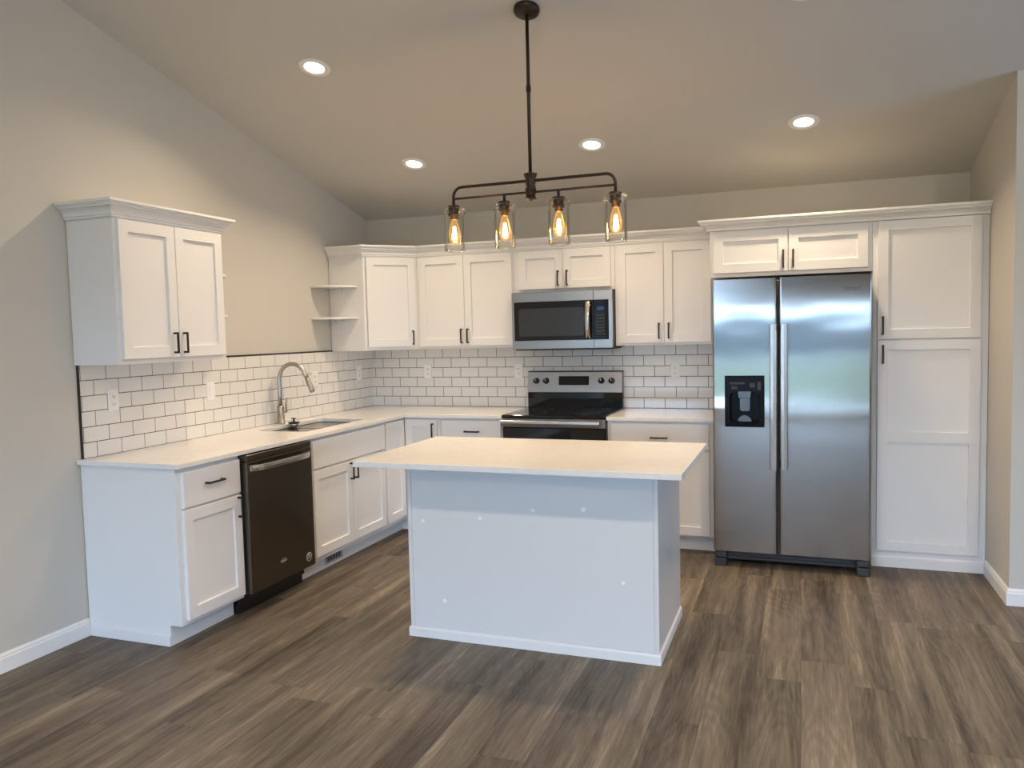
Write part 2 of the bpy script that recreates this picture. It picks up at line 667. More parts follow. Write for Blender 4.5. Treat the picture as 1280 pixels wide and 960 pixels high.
def window(name, kind, axis, plane, p, q, za, zb, nmull):
    mb = MB()
    w = 0.06
    s = -1 if axis == 0 else 1
    lo, hi = sorted((plane + s * 0.09, plane + s * 0.03))

    def bx(m, a, b, c, d):
        if axis == 0:
            m.box(a, b, lo, hi, c, d, 0.003)
        else:
            m.box(lo, hi, a, b, c, d, 0.003)
    bx(mb, p, q, za, za + w)
    bx(mb, p, q, zb - w, zb)
    for k in range(nmull + 2):
        c = p + w / 2 + (q - p - w) * k / (nmull + 1)
        bx(mb, c - w / 2, c + w / 2, za + w, zb - w)
    fr = structure(mb, name, M['trim'])
    g = MB()
    mid = (lo + hi) / 2
    if axis == 0:
        g.box(p + w, q - w, mid - 0.003, mid + 0.003, za + w, zb - w)
    else:
        g.box(mid - 0.003, mid + 0.003, p + w, q - w, za + w, zb - w)
    pn = structure(g, 'window_pane', M['pane'], fr)
    # sky light is gathered through the opening
    ld = bpy.data.lights.new('daylight_portal', 'AREA')
    ld.shape = 'RECTANGLE'
    ld.size, ld.size_y = q - p, zb - za
    ld.cycles.is_portal = True
    lo_ = bpy.data.objects.new('daylight_portal', ld)
    COL.objects.link(lo_)
    if axis == 0:
        lo_.location = ((p + q) / 2, plane - 0.10, (za + zb) / 2)
        lo_.rotation_euler = (PI / 2, 0, PI)
    else:
        lo_.location = (plane + 0.10, (p + q) / 2, (za + zb) / 2)
        lo_.rotation_euler = (PI / 2, 0, PI / 2)
    return fr


window('window_1', 'window', 0, YREAR, *REAR[0], 0)
window('door_1', 'door', 0, YREAR, *REAR[1], 1)
window('window_2', 'window', 0, YREAR, *REAR[2], 1)
window('window_3', 'window', 1, XFAR, *FAR[0], 2)

structure(MB().box(-2.0, 10.0, -13.2, YREAR - 0.12, -0.22, -0.06), 'patio', M['concrete'])
structure(MB().box(-60, 70, -36.0, -13.2, -0.30, -0.14), 'lawn', M['lawn'])
structure(MB().box(-60, 70, -40.0, -36.0, -0.32, -0.16), 'street', M['concrete'])
structure(MB().box(-80, 90, -46.0, -45.5, -0.2, 2.1), 'low_sky_screen', M['field'])  # unseen hedge-height block added to cover low sky in steel reflections
structure(MB().box(-200, 210, -300.0, -40.0, -0.32, -0.16), 'field', M['field'])

BASEPROF = [(0, 0), (0.014, 0), (0.014, 0.066), (0.011, 0.072), (0.011, 0.080), (0.006, 0.090), (0, 0.090)]
structure(MB().sweep([(0.0, YREAR), (0.0, -2.952)], BASEPROF), 'baseboard_left', M['trim'])
structure(MB().sweep([(XR, -0.64), (XR, YR), (XFAR, YR)], BASEPROF), 'baseboard_right', M['trim'])


# ------------------------------------------------------------------ cabinet kit
def front_mesh(mb, u0, u1, z0, z1, d, t, panels, rec=0.012, ch=0.0016):
    """door or drawer front with its back on plane d, thickness t; panels = recessed rectangles (same u range), bottom to top"""
    f = d - t
    bm = bmesh.new()

    def V(u, y, z):
        return bm.verts.new((u, y, z))

    def loop(a, b, c, e, y):
        return [V(a, y, c), V(b, y, c), V(b, y, e), V(a, y, e)]

    def join(A, B):
        for i in range(4):
            bm.faces.new((A[i], A[(i + 1) % 4], B[(i + 1) % 4], B[i]))
    back = loop(u0, u1, z0, z1, d - 0.0005)
    side = loop(u0, u1, z0, z1, f + ch)
    face = loop(u0 + ch, u1 - ch, z0 + ch, z1 - ch, f)
    bm.faces.new(back[::-1])
    join(back, side)
    join(side, face)
    if not panels:
        bm.faces.new(face)
    else:
        a, b = panels[0][0], panels[0][1]
        zs = [z0 + ch]
        for p in panels:
            zs += [p[2], p[3]]
        zs.append(z1 - ch)
        rows = [[V(x, f, z) for x in (u0 + ch, a, b, u1 - ch)] for z in zs]
        for i in range(len(zs) - 1):
            for j in range(3):
                if i % 2 == 1 and j == 1:
                    continue
                bm.faces.new((rows[i][j], rows[i][j + 1], rows[i + 1][j + 1], rows[i + 1][j]))
        for p in panels:
            o = loop(p[0], p[1], p[2], p[3], f)
            s = 0.0015
            i_ = loop(p[0] + s, p[1] - s, p[2] + s, p[3] - s, f + rec)
            join(o, i_)
            bm.faces.new(i_)
    bmesh.ops.remove_doubles(bm, verts=bm.verts, dist=1e-5)
    bmesh.ops.recalc_face_normals(bm, faces=bm.faces)
    return mb._take(bm)


def pull_mesh(u, z, front, vertical=True, ln=0.112):
    mb = MB()
    h, w, so = ln / 2, 0.0052, 0.030
    if vertical:
        mb.box(u - w, u + w, front - so, front - so + 0.008, z - h, z + h, 0.0012)
        for s in (-1, 1):
            c = z + s * (h - 0.0052)
            mb.box(u - w, u + w, front - so + 0.008, front - 0.0003, c - 0.0052, c + 0.0052)
    else:
        mb.box(u - h, u + h, front - so, front - so + 0.008, z - w, z + w, 0.0012)
        for s in (-1, 1):
            c = u + s * (h - 0.0052)
            mb.box(c - 0.0052, c + 0.0052, front - so + 0.008, front - 0.0003, z - w, z + w)
    return mb


FR = 0.058


def door(T, u0, u1, z0, z1, d, pull=None, t=0.020, mid=None):
    if mid:
        panels = [(u0 + FR, u1 - FR, z0 + FR, mid[0]), (u0 + FR, u1 - FR, mid[1], z1 - FR)]
    else:
        panels = [(u0 + FR, u1 - FR, z0 + FR, z1 - FR)]
    o = part(front_mesh(MB(), u0, u1, z0, z1, d, t, panels), 'door', M['white'], T)
    if pull:
        part(pull_mesh(pull[0], pull[1], d - t, True), 'handle', M['pull'], o)
    return o


def drawer(T, u0, u1, z0, z1, d, pull=None, t=0.020, name='drawer'):
    o = part(front_mesh(MB(), u0, u1, z0, z1, d, t, None, ch=0.003), name, M['white'], T)
    if pull:
        part(pull_mesh(pull[0], pull[1], d - t, False, pull[2] if len(pull) > 2 else 0.115), 'handle', M['pull'], o)
    return o


G = 0.0006
BD, TOE = -0.61, 0.535             # base cabinet face plane, toe-kick plane


def base_body(T, u0, u1, hollow=False):
    mb = MB()
    if hollow:
        mb.box(u0 + G, u0 + 0.018, BD, -0.004, 0.105, CB - G)
        mb.box(u1 - 0.018, u1 - G, BD, -0.004, 0.105, CB - G)
        mb.box(u0 + 0.018, u1 - 0.018, BD, -0.004, 0.105, 0.123)
        mb.box(u0 + 0.018, u1 - 0.018, -0.014, -0.004, 0.123, CB - G)
        mb.box(u0 + 0.018, u1 - 0.018, BD, BD + 0.019, 0.123, CB - G)
    else:
        mb.box(u0 + G, u1 - G, BD, -0.004, 0.105, CB - G, 0.0008)
    part(mb, 'cabinet_body', M['white'], T)
    part(MB().box(u0 + G, u1 - G, -TOE, -TOE + 0.016, 0.0, 0.1045), 'toe_kick', M['white'], T)


# left wall, from the free end to the corner
T = thing('base_cabinet', 'white base cabinet at free end of left run with wide blank side panel', 'cabinet', (-2.716, -0.30, 0), 'L')
base_body(T, -2.9439, -2.490)
drawer(T, -2.917, -2.500, 0.686, 0.865, BD, (-2.706, 0.787, 0.122))
door(T, -2.917, -2.500, 0.127, 0.676, BD, (-2.527, 0.612))
part(MB().prism([(-0.004, 0.0), (-0.004, CB - G), (BD, CB - G), (BD, 0.105), (-TOE, 0.105), (-TOE, 0.0)], 0, -2.9485, -2.9439, 0.0006),
     'side_panel', M['white'], T)
part(MB().box(-2.958, -2.9487, -TOE, -0.016, 0.0, 0.052, 0.002), 'base_trim', M['white'], T)

T = thing('base_cabinet', 'white two door base cabinet under the sink beside the dishwasher', 'cabinet', (-1.385, -0.30, 0), 'L')
base_body(T, -1.885, -0.925, True)
drawer(T, -1.826, -0.930, 0.690, 0.868, BD, None, name='false_front')
door(T, -1.826, -1.386, 0.136, 0.680, BD, (-1.408, 0.612))
door(T, -1.380, -0.940, 0.136, 0.680, BD, (-1.352, 0.612))

# corner cabinet with its two doors meeting in the inside corner
T = thing('corner_base_cabinet', 'white corner base cabinet with two narrow doors meeting in the inside corner', 'cabinet', (0.30, -0.30, 0))
_L = [(0.004, -0.004), (0.004, -0.925 + G), (0.61, -0.925 + G), (0.61, -0.61), (0.925 - G, -0.61), (0.925 - G, -0.004)]
part(MB().prism(_L, 2, 0.105, CB - G), 'cabinet_body', M['white'], T)
part(MB().prism([(0.519, -0.925 + G), (TOE, -0.925 + G), (TOE, -TOE), (0.925 - G, -TOE), (0.925 - G, -0.519), (0.519, -0.519)], 2, 0.0, 0.1045), 'toe_kick', M['white'], T)
door(T, 0.636, 0.900, 0.127, 0.875, BD, (0.869, 0.790))
_ld = front_mesh(MB(), -0.910, -0.634, 0.136, 0.873, BD, 0.020, [(-0.910 + FR, -0.634 - FR, 0.136 + FR, 0.873 - FR)])
bmesh.ops.rotate(_ld.bm, verts=_ld.bm.verts, cent=(0, 0, 0), matrix=Matrix.Rotation(PI / 2, 3, 'Z'))
part(_ld, 'door', M['white'], T)

T = thing('base_cabinet', 'white base cabinet left of the range with drawer and doors', 'cabinet', (1.176, -0.30, 0))
base_body(T, 0.925, 1.427)
drawer(T, 0.942, 1.414, 0.700, 0.872, BD, (1.187, 0.791))
door(T, 0.942, 1.176, 0.127, 0.690, BD, (1.135, 0.612))
door(T, 1.180, 1.414, 0.127, 0.690, BD, (1.222, 0.612))

T = thing('base_cabinet', 'white base cabinet between the range and the refrigerator', 'cabinet', (2.55, -0.30, 0))
base_body(T, 2.199, 2.926)
drawer(T, 2.228, 2.886, 0.700, 0.872, BD, (2.556, 0.778))
door(T, 2.228, 2.555, 0.120, 0.690, BD, (2.512, 0.612))
door(T, 2.559, 2.886, 0.120, 0.690, BD, (2.602, 0.612))


# ------------------------------------------------------------------ wall cabinets
UD = -0.305


def wall_body(T, u0, u1, z0, z1, d):
    part(MB().box(u0 + G, u1 - G, d, -0.004, z0, z1, 0.0008), 'cabinet_body', M['white'], T)


CROWN = [(0.0, 2.120), (0.010, 2.120), (0.010, 2.131), (0.016, 2.133), (0.016, 2.144), (0.022, 2.156), (0.033, 2.166), (0.044, 2.171),
         (0.044, 2.178), (0.052, 2.181), (0.052, 2.187), (0.060, 2.188), (0.060, 2.201), (0.0, 2.201)]


def quarter_shelf(mb, cx, cy, r, sx, sy, z0, z1):
    """quarter-round shelf in the corner (cx, cy), spreading to sx, sy"""
    pts = [(cx, cy)] + [(cx + sx * r * math.cos(a), cy + sy * r * math.sin(a)) for a in [PI / 2 * i / 14 for i in range(15)]]
    return mb.prism(pts, 2, z0, z1, 0.0015)


T = thing('wall_cabinet', 'white two door wall cabinet alone near the outer end of the backsplash', 'cabinet', (-2.565, -0.15, UB), 'L')
wall_body(T, -2.9505, -2.1793, UB, UT + 0.02, UD)
door(T, -2.933, -2.564, 1.421, 2.111, UD, (-2.602, 1.497))
door(T, -2.560, -2.200, 1.421, 2.111, UD, (-2.532, 1.497))
_c = MB().sweep([(0.004, -2.9507), (0.3055, -2.9507), (0.3055, -2.1791), (0.004, -2.1791)], CROWN)
bmesh.ops.rotate(_c.bm, verts=_c.bm.verts, cent=(0, 0, 0), matrix=Matrix.Rotation(-PI / 2, 3, 'Z'))
part(_c, 'crown', M['white'], T)
for z in (1.657, 1.897):
    part(quarter_shelf(MB(), -2.1788, -0.0035, 0.250, 1, -1, z - 0.016, z), 'shelf', M['white'], T)

T = thing('corner_wall_cabinet', 'white diagonal corner wall cabinet with open rounded end shelves', 'cabinet', (0.20, -0.20, UB))
part(MB().prism([(0.004, -0.004), (0.004, -0.61), (0.305, -0.61), (0.61 - G, -0.305), (0.61 - G, -0.004)], 2, UB, UT + 0.02, 0.0008), 'cabinet_body', M['white'], T)
_dl = 0.305 * math.sqrt(2)
_dd = front_mesh(MB(), 0.022, _dl - 0.022, 1.421, 2.111, 0, 0.020, [(0.022 + FR, _dl - 0.022 - FR, 1.421 + FR, 2.111 - FR)])
_hh = pull_mesh(_dl - 0.055, 1.489, -0.020)
for q in (_dd, _hh):
    bmesh.ops.rotate(q.bm, verts=q.bm.verts, cent=(0, 0, 0), matrix=Matrix.Rotation(PI / 4, 3, 'Z'))
    bmesh.ops.translate(q.bm, verts=q.bm.verts, vec=(0.305, -0.61, 0))
_do = part(_dd, 'door', M['white'], T)
part(_hh, 'handle', M['pull'], _do)
for z in (1.657, 1.897):
    _s = part(quarter_shelf(MB(), 0.0035, -0.6105, 0.250, 1, -1, z - 0.016, z), 'shelf', M['white'], T)
    for x in (0.05, 0.12):
        part(MB().lathe([(0.004, -0.012), (0.004, 0)], (x, -0.6107, z - 0.021), 1, 10), 'shelf_peg', M['vent_metal'], _s)

T = thing('wall_cabinet', 'white two door wall cabinet between corner cabinet and microwave', 'cabinet', (1.02, -0.15, UB))
wall_body(T, 0.61, 1.432, UB, UT + 0.02, UD)
door(T, 0.634, 1.0165, 1.415, 2.111, UD, (0.994, 1.492))
door(T, 1.0195, 1.412, 1.415, 2.111, UD, (1.046, 1.492))

T = thing('wall_cabinet', 'short white two door wall cabinet directly over the microwave', 'cabinet', (1.815, -0.15, 1.806))
wall_body(T, 1.432, 2.198, 1.804, UT + 0.02, UD)
door(T, 1.468, 1.8115, 1.824, 2.111, UD, (1.779, 1.900))
door(T, 1.8145, 2.170, 1.824, 2.111, UD, (1.848, 1.900))

T = thing('wall_cabinet', 'white two door wall cabinet between microwave and refrigerator', 'cabinet', (2.55, -0.15, UB))
wall_body(T, 2.198, 2.898, UB, UT + 0.02, UD)
door(T, 2.220, 2.548, 1.413, 2.111, UD, (2.515, 1.497))
door(T, 2.551, 2.874, 1.413, 2.111, UD, (2.584, 1.497))

T = thing('wall_cabinet', 'wide low white two door cabinet above the refrigerator', 'cabinet', (3.38, -0.30, 1.83))
wall_body(T, 2.899, 3.866, 1.832, UT + 0.02, BD)
door(T, 2.925, 3.3795, 1.857, 2.118, BD, (3.352, 1.933))
door(T, 3.3835, 3.842, 1.857, 2.118, BD, (3.411, 1.933))

T = thing('pantry_cabinet', 'tall white pantry cabinet with two stacked doors right of refrigerator', 'cabinet', (4.18, -0.30, 0))
part(MB().box(3.867, XR - 0.002, BD, -0.004, 0.0, UT + 0.02, 0.0008), 'cabinet_body', M['white'], T)
door(T, 3.896, 4.450, 1.4145, 2.128, BD, (3.924, 1.497))
door(T, 3.896, 4.452, 0.104, 1.4055, BD, (3.925, 1.323), mid=(0.781, 0.847))
part(MB().sweep([(3.868, BD), (XR - 0.003, BD)], [(0, 0), (0.010, 0), (0.010, 0.060), (0.005, 0.070), (0, 0.070)]), 'base_trim', M['white'], T)

lone(MB().sweep([(0.004, -0.611), (0.3055, -0.611), (0.6105, -0.306), (2.897, -0.306)], CROWN), 'crown_molding', M['white'],
     'white crown molding above the row of cabinets from corner to refrigerator', 'crown molding')
CROWN_TALL = [(o * 1.15, max(z, 2.131) if z < 2.135 else z) for o, z in CROWN]
lone(MB().sweep([(2.8985, -0.3725), (2.8985, -0.611), (XR - 0.002, -0.611)], CROWN_TALL), 'crown_molding', M['white'],
     'white crown molding above refrigerator cabinet and pantry', 'crown molding')

# ------------------------------------------------------------------ counters
SK = (0.130, 0.515, -1.735, -0.995)
_hole = round_rect(SK[0], SK[1], SK[2], SK[3], 0.03, 5)
_outer = [(0.003, -0.003), (0.003, -2.969), (0.648, -2.969), (0.648, -0.648), (1.426, -0.648), (1.426, -0.003)]
lone(shape2d(_outer, [_hole], CB, CT, 0.002), 'countertop', M['quartz'],
     'white L-shaped quartz countertop with the sink cut into it', 'countertop')
lone(shape2d([(2.199, -0.003), (2.199, -0.648), (2.928, -0.648), (2.928, -0.003)], [], CB, CT, 0.002), 'countertop', M['quartz'],
     'short white quartz countertop between range and refrigerator', 'countertop')

# ------------------------------------------------------------------ island
IX0, IX1, IY0, IY1 = 1.6157, 2.8615, -2.4725, -1.815
T = thing('kitchen_island', 'white island base with plain panels standing alone in mid floor', 'island', ((IX0 + IX1) / 2, (IY0 + IY1) / 2, 0))
part(MB().box(IX0 + 0.006, IX1 - 0.006, IY0 + 0.006, IY1, 0.0, CB - G), 'cabinet_body', M['white'], T)
part(MB().box(IX0 + 0.022, IX1 - 0.022, IY0 + 0.002, IY0 + 0.0055, 0.051, CB - G), 'front_panel', M['panel'], T)
for a, b in ((IX0, IX0 + 0.0205), (IX1 - 0.0205, IX1)):
    part(MB().box(a, b, IY0, IY0 + 0.0056, 0.051, CB - G, 0.001), 'corner_trim', M['panel'], T)
part(MB().box(IX1 - 0.0058, IX1, IY0 + 0.006, IY1, 0.051, CB - G, 0.0008), 'side_panel', M['panel'], T)
part(MB().box(IX0, IX0 + 0.0058, IY0 + 0.006, IY1, 0.051, CB - G, 0.0008), 'side_panel', M['panel'], T)
part(MB().sweep([(IX0, IY1), (IX0, IY0), (IX1, IY0), (IX1, IY1)], [(-0.003, 0), (0.008, 0), (0.008, 0.040), (0.003, 0.050), (-0.003, 0.050)]),
     'base_trim', M['white'], T)
for x, z, r in ((2.275, 0.673, 0.009), (2.52, 0.69, 0.012), (1.805, 0.194, 0.010), (2.701, 0.362, 0.009), (2.005, 0.619, 0.009), (1.699, 0.588, 0.009)):  # small round spots, paler than the front panel
    part(MB().lathe([(r, -0.0004), (r, 0.0003)], (x, IY0 + 0.0016, z), 1, 14), 'pale_spot', M['patch'], T)
lone(shape2d([(1.4609, -1.8017), (1.4609, -2.7145), (3.0027, -2.7145), (3.0027, -1.8017)], [], CB, CT + 0.002, 0.002), 'countertop', M['quartz'],
     'white quartz island top overhanging the island base', 'countertop')

# ------------------------------------------------------------------ backsplash
PITCH_Z, PITCH_U, GAPW = 0.0802, 0.159, 0.0035


def tiles(u0, u1, z0, phase, holes=()):
    mb = MB()
    for k in range(6):
        off = phase[k % 2]
        j = off - math.ceil((off - u0) / PITCH_U) * PITCH_U
        za, zb = z0 + k * PITCH_Z + GAPW / 2, z0 + (k + 1) * PITCH_Z - GAPW / 2
        while j < u1:
            a, b = max(j + GAPW / 2, u0), min(j + PITCH_U - GAPW / 2, u1)
            if b - a > 0.004:
                mb.box(a, b, -0.0095, -0.004, za, zb, 0.0012)
            j += PITCH_U
    return mb


T = thing('tile_backsplash', 'white subway tile backsplash on the left wall behind the sink', 'backsplash', (-1.47, 0, CT), 'L')
part(tiles(-2.928, -0.0105, CT, (-2.844, -2.763)), 'tile_field', M['tile'], T)
part(MB().box(-2.930, -0.0100, -0.0075, -0.0005, CT + 0.0004, CT + 6 * PITCH_Z), 'grout', M['grout'], T)
part(MB().box(-2.938, -2.9302, -0.0115, -0.0005, CT + 0.0004, CT + 6 * PITCH_Z), 'edge_trim', M['black_trim'], T)
part(MB().box(-2.178, -0.612, -0.0115, -0.0005, CT + 6 * PITCH_Z + 0.0002, CT + 6 * PITCH_Z + 0.009), 'edge_trim', M['black_trim'], T)
T = thing('tile_backsplash', 'white subway tile backsplash on the wall behind the range', 'backsplash', (1.47, 0, CT))
part(tiles(0.0005, 2.926, CT, (2.341 - 16 * PITCH_U, 2.265 - 16 * PITCH_U)), 'tile_field', M['tile'], T)
part(MB().box(0.0005, 2.928, -0.0075, -0.0005, CT + 0.0004, CT + 6 * PITCH_Z - 0.0005), 'grout', M['grout'], T)


def outlet(u, z, wall, label, decora=False):
    T = thing('wall_outlet', label, 'outlet', (u, -0.010, z - 0.058), wall, 'white outlets on the tile backsplash')
    rr = round_rect(u - 0.035, u + 0.035, z - 0.0575, z + 0.0575, 0.005, 3)
    r2 = round_rect(u - 0.033, u + 0.033, z - 0.0555, z + 0.0555, 0.005, 3)
    part(MB().rings([[(a, -0.0097, b) for a, b in rr], [(a, -0.0135, b) for a, b in rr], [(a, -0.0155, b) for a, b in r2]]), 'cover_plate', M['outlet'], T)
    if decora:
        part(MB().box(u - 0.0165, u + 0.0165, -0.0185, -0.0154, z - 0.0335, z + 0.0335, 0.001), 'switch_paddle', M['outlet'], T)
        return
    for s in (-1, 1):
        c = z + s * 0.0195
        so = part(MB().rings([[(a, y, b) for a, b in round_rect(u - 0.0165, u + 0.0165, c - 0.014, c + 0.014, 0.008, 4)] for y in (-0.0154, -0.0180)]), 'socket', M['outlet'], T)
        part(MB().box(u - 0.0075, u - 0.0050, -0.0184, -0.0179, c - 0.004, c + 0.006)
             .box(u + 0.0050, u + 0.0075, -0.0184, -0.0179, c - 0.004, c + 0.005)
             .lathe([(0.0027, -0.0184), (0.0027, -0.0179)], (u, 0, c - 0.0085), 1, 10), 'slot', M['slot'], so)


outlet(-2.728, 1.200, 'L', 'white outlet on the left wall tiles below the lone wall cabinet')
outlet(-1.988, 1.190, 'L', 'white switch plate on the left wall tiles left of the faucet', True)
outlet(-0.868, 1.195, 'L', 'white outlet on the left wall tiles right behind the faucet spout')
outlet(-0.235, 1.205, 'L', 'white outlet on the left wall tiles next to the room corner')
outlet(0.538, 1.203, 'B', 'white outlet on the range wall tiles under the diagonal corner cabinet')
outlet(1.340, 1.203, 'B', 'white outlet on the range wall tiles just left of the range')
outlet(2.578, 1.200, 'B', 'white outlet on the range wall tiles between range and refrigerator')

# ------------------------------------------------------------------ sink, faucet, strainer
T = thing('kitchen_sink', 'stainless double bowl undermount sink in the left countertop', 'sink', ((SK[0] + SK[1]) / 2, (SK[2] + SK[3]) / 2, 0.69))
_ym = -1.365


def basin(x0, x1, y0, y1):
    z1 = CB - 0.0008

    def rr(i, z, r):
        return [(a, b, z) for a, b in round_rect(x0 + i, x1 - i, y0 + i, y1 - i, max(r - i * 0.6, 0.01), 6)]
    mb = MB()
    mb.rings([rr(-0.012, z1 - 0.0015, 0.05), rr(-0.012, z1, 0.05), rr(0.0, z1, 0.05), rr(0.004, z1 - 0.006, 0.05), rr(0.012, 0.735, 0.05), rr(0.022, 0.716, 0.05), rr(0.05, 0.708, 0.05),
              rr(0.05, 0.706, 0.05), rr(0.020, 0.712, 0.05), rr(0.010, 0.733, 0.05), rr(0.002, z1 - 0.006, 0.05)], True, False, True)
    return mb


for a, b in ((SK[2] - 0.001, _ym - 0.014), (_ym + 0.014, SK[3] + 0.001)):
    o = part(basin(SK[0] - 0.001, SK[1] + 0.001, a, b), 'bowl', M['sink_steel'], T)
    part(MB().lathe([(0.056, 0.0), (0.056, 0.003), (0.046, 0.004), (0.040, 0.001), (0.0, 0.001)], (0.32, (a + b) / 2, 0.7083), 2, 28, True, False), 'drain', M['chrome'], o)

FX, FY = 0.058, -1.360
T = thing('kitchen_faucet', 'brushed nickel gooseneck kitchen faucet standing behind the sink', 'faucet', (FX, FY, CT))
part(MB().lathe([(0.0275, 0.0002), (0.0275, 0.006), (0.0235, 0.009), (0.0235, 0.120), (0.020, 0.126), (0.0, 0.126)], (FX, FY, CT), 2, 28, True, False), 'faucet_body', M['nickel'], T)
RA = 0.100
neck = [(FX, FY, CT + 0.126), (FX, FY, CT + 0.20), (FX, FY, CT + 0.27)]
zc = CT + 0.315
for i in range(0, 15):
    a = PI - (PI - 0.42) * i / 14
    neck.append((FX + RA + RA * math.cos(a), FY + 0.02 * i / 14, zc + RA * math.sin(a)))
dx, dz = math.cos(0.42 - PI / 2), math.sin(0.42 - PI / 2)
e = neck[-1]
for k in (0.02, 0.045):
    neck.append((e[0] + dx * k, e[1] + 0.004, e[2] + dz * k))
part(MB().tube(neck, 0.0145, 18), 'spout', M['nickel'], T)
e = neck[-1]
part(MB().tube([(e[0] + dx * k, e[1] + 0.001, e[2] + dz * k) for k in (-0.002, 0.004, 0.085, 0.10, 0.104)], [0.0150, 0.0175, 0.0180, 0.0165, 0.012], 20), 'spray_head', M['nickel'], T)
_h = MB().tube([(FX, FY + 0.020, CT + 0.085), (FX, FY + 0.055, CT + 0.085), (FX, FY + 0.066, CT + 0.085)], [0.013, 0.0145, 0.0125], 16)
_h.tube([(FX, FY + 0.056, CT + 0.088), (FX + 0.004, FY + 0.058, CT + 0.13), (FX + 0.010, FY + 0.060, CT + 0.175)], [0.0055, 0.005, 0.0045], 12)
part(_h, 'lever_handle', M['nickel'], T)

SX, SY = 0.165, _ym + 0.002
SZ = CB + 0.0002
T = thing('sink_strainer', 'chrome basket sink strainer with black stopper set on the sink divider', 'strainer', (SX, SY, SZ))
part(MB().lathe([(0.016, 0.0), (0.020, 0.001), (0.031, 0.020), (0.033, 0.027), (0.030, 0.027), (0.0, 0.027)], (SX, SY, SZ), 2, 24, True, False), 'basket', M['chrome'], T)
part(MB().lathe([(0.0, 0.0272), (0.030, 0.0272), (0.041, 0.034), (0.041, 0.037), (0.028, 0.041), (0.008, 0.044), (0.006, 0.048), (0.006, 0.060), (0.018, 0.062), (0.018, 0.067), (0.0, 0.068)],
                (SX, SY, SZ), 2, 24, False, False), 'stopper', M['black'], T)

# ------------------------------------------------------------------ toe-kick vent
T = thing('toe_kick_vent', 'small grey vent register low in the toe kick below the sink cabinet', 'vent', (-1.50, -TOE - 0.001, 0.020), 'L')
mb = MB()
mb.box(-1.61, -1.40, -TOE - 0.006, -TOE - 0.0008, 0.070, 0.082, 0.001).box(-1.61, -1.40, -TOE - 0.006, -TOE - 0.0008, 0.020, 0.032, 0.001)
mb.box(-1.61, -1.595, -TOE - 0.006, -TOE - 0.0008, 0.032, 0.070).box(-1.415, -1.40, -TOE - 0.006, -TOE - 0.0008, 0.032, 0.070)
part(mb, 'vent_frame', M['vent_metal'], T)
part(MB().box(-1.595, -1.415, -TOE - 0.002, -TOE - 0.0008, 0.032, 0.070), 'duct_opening', M['slot'], T)
mb = MB()
for i in range(9):
    u = -1.585 + i * 0.02
    mb.box(u, u + 0.0025, -TOE - 0.005, -TOE - 0.002, 0.032, 0.070)
part(mb, 'louver', M['vent_metal'], T)

# ------------------------------------------------------------------ dishwasher
DU0, DU1 = -2.4885, -1.8880
T = thing('dishwasher', 'dark stainless dishwasher between the end cabinet and sink cabinet', 'dishwasher', ((DU0 + DU1) / 2, -0.30, 0), 'L')
part(MB().box(DU0 + 0.004, DU1 - 0.004, -0.575, -0.03, 0.055, CB - 0.004), 'tub', M['black'], T)
part(MB().box(DU0 + 0.003, DU1 - 0.003, -0.662, -0.576, 0.122, 0.846, 0.004, 2), 'door_panel', M['dark_steel'], T)
part(MB().box(DU0 + 0.003, DU1 - 0.003, -0.660, -0.576, 0.8475, CB - 0.006, 0.003), 'control_strip', M['dark_steel'], T)
part(MB().box(DU0 + 0.004, DU1 - 0.004, -0.560, -0.545, 0.0, 0.118), 'toe_panel', M['black'], T)
hw = []
for i in range(17):
    s = i / 16
    hw.append((DU0 + 0.022 + (DU1 - DU0 - 0.062) * s, -0.668 - 0.042 * (1 - (2 * s - 1) ** 4) ** 0.7, 0.810))
mb = MB()
mb.rings([[(p[0], p[1] + a, p[2] + b) for a, b in ((0, -0.017), (-0.007, -0.015), (-0.010, 0), (-0.007, 0.015), (0, 0.017), (0.004, 0))] for p in hw], True, True, False)
mb.box(hw[0][0] - 0.004, hw[0][0] + 0.022, -0.680, -0.6615, 0.794, 0.826, 0.002).box(hw[-1][0] - 0.022, hw[-1][0] + 0.004, -0.680, -0.6615, 0.794, 0.826, 0.002)
part(mb, 'handle', M['steel_handle'], T)
_em = MB()
_c = (-1.957, 0, 0.185)
_em.lathe([(0.023, -0.6645), (0.027, -0.6645), (0.027, -0.6618), (0.023, -0.6618), (0.023, -0.6645)], _c, 1, 32, False, False)
_em.box(-1.974, -1.940, -0.6638, -0.6618, 0.186, 0.190).box(-1.976, -1.948, -0.6638, -0.6618, 0.176, 0.180).lathe([(0.007, -0.6638), (0.007, -0.6618)], (-1.957, 0, 0.199), 1, 16)
part(_em, 'round_emblem', M['vent_metal'], T)


def swoosh(mb, u, y, z, w, h):
    """slim tilted ring like the maker's swoosh round the lettering"""
    n = 30
    rs = []
    for i in range(n):
        a = 0.5 + 2 * PI * i / (n - 1) * 0.86
        t = 0.0004 + h * 0.06 * math.sin(PI * i / (n - 1))
        c, s = math.cos(a), math.sin(a)
        x, zz = w / 2 * c, h / 2 * s + 0.12 * w * c * 0.5
        rs.append([(u + x * k, y + d, z + zz * k) for k, d in ((1 - t / h * 1.6, 0), (1 + t / h * 1.6, 0), (1 + t / h * 1.6, -0.0012), (1 - t / h * 1.6, -0.0012))])
    mb.rings(rs, True, True, False)
    return mb


_b = part(swoosh(MB(), -2.200, -0.6618, 0.232, 0.050, 0.020), 'maker_badge', M['vent_metal'], T)
text_mesh('Whirlpool', 0.012, 0.0005, M['vent_metal'], 'lettering', _b, (-2.200, -0.6622, 0.228), ROT_FRONT)

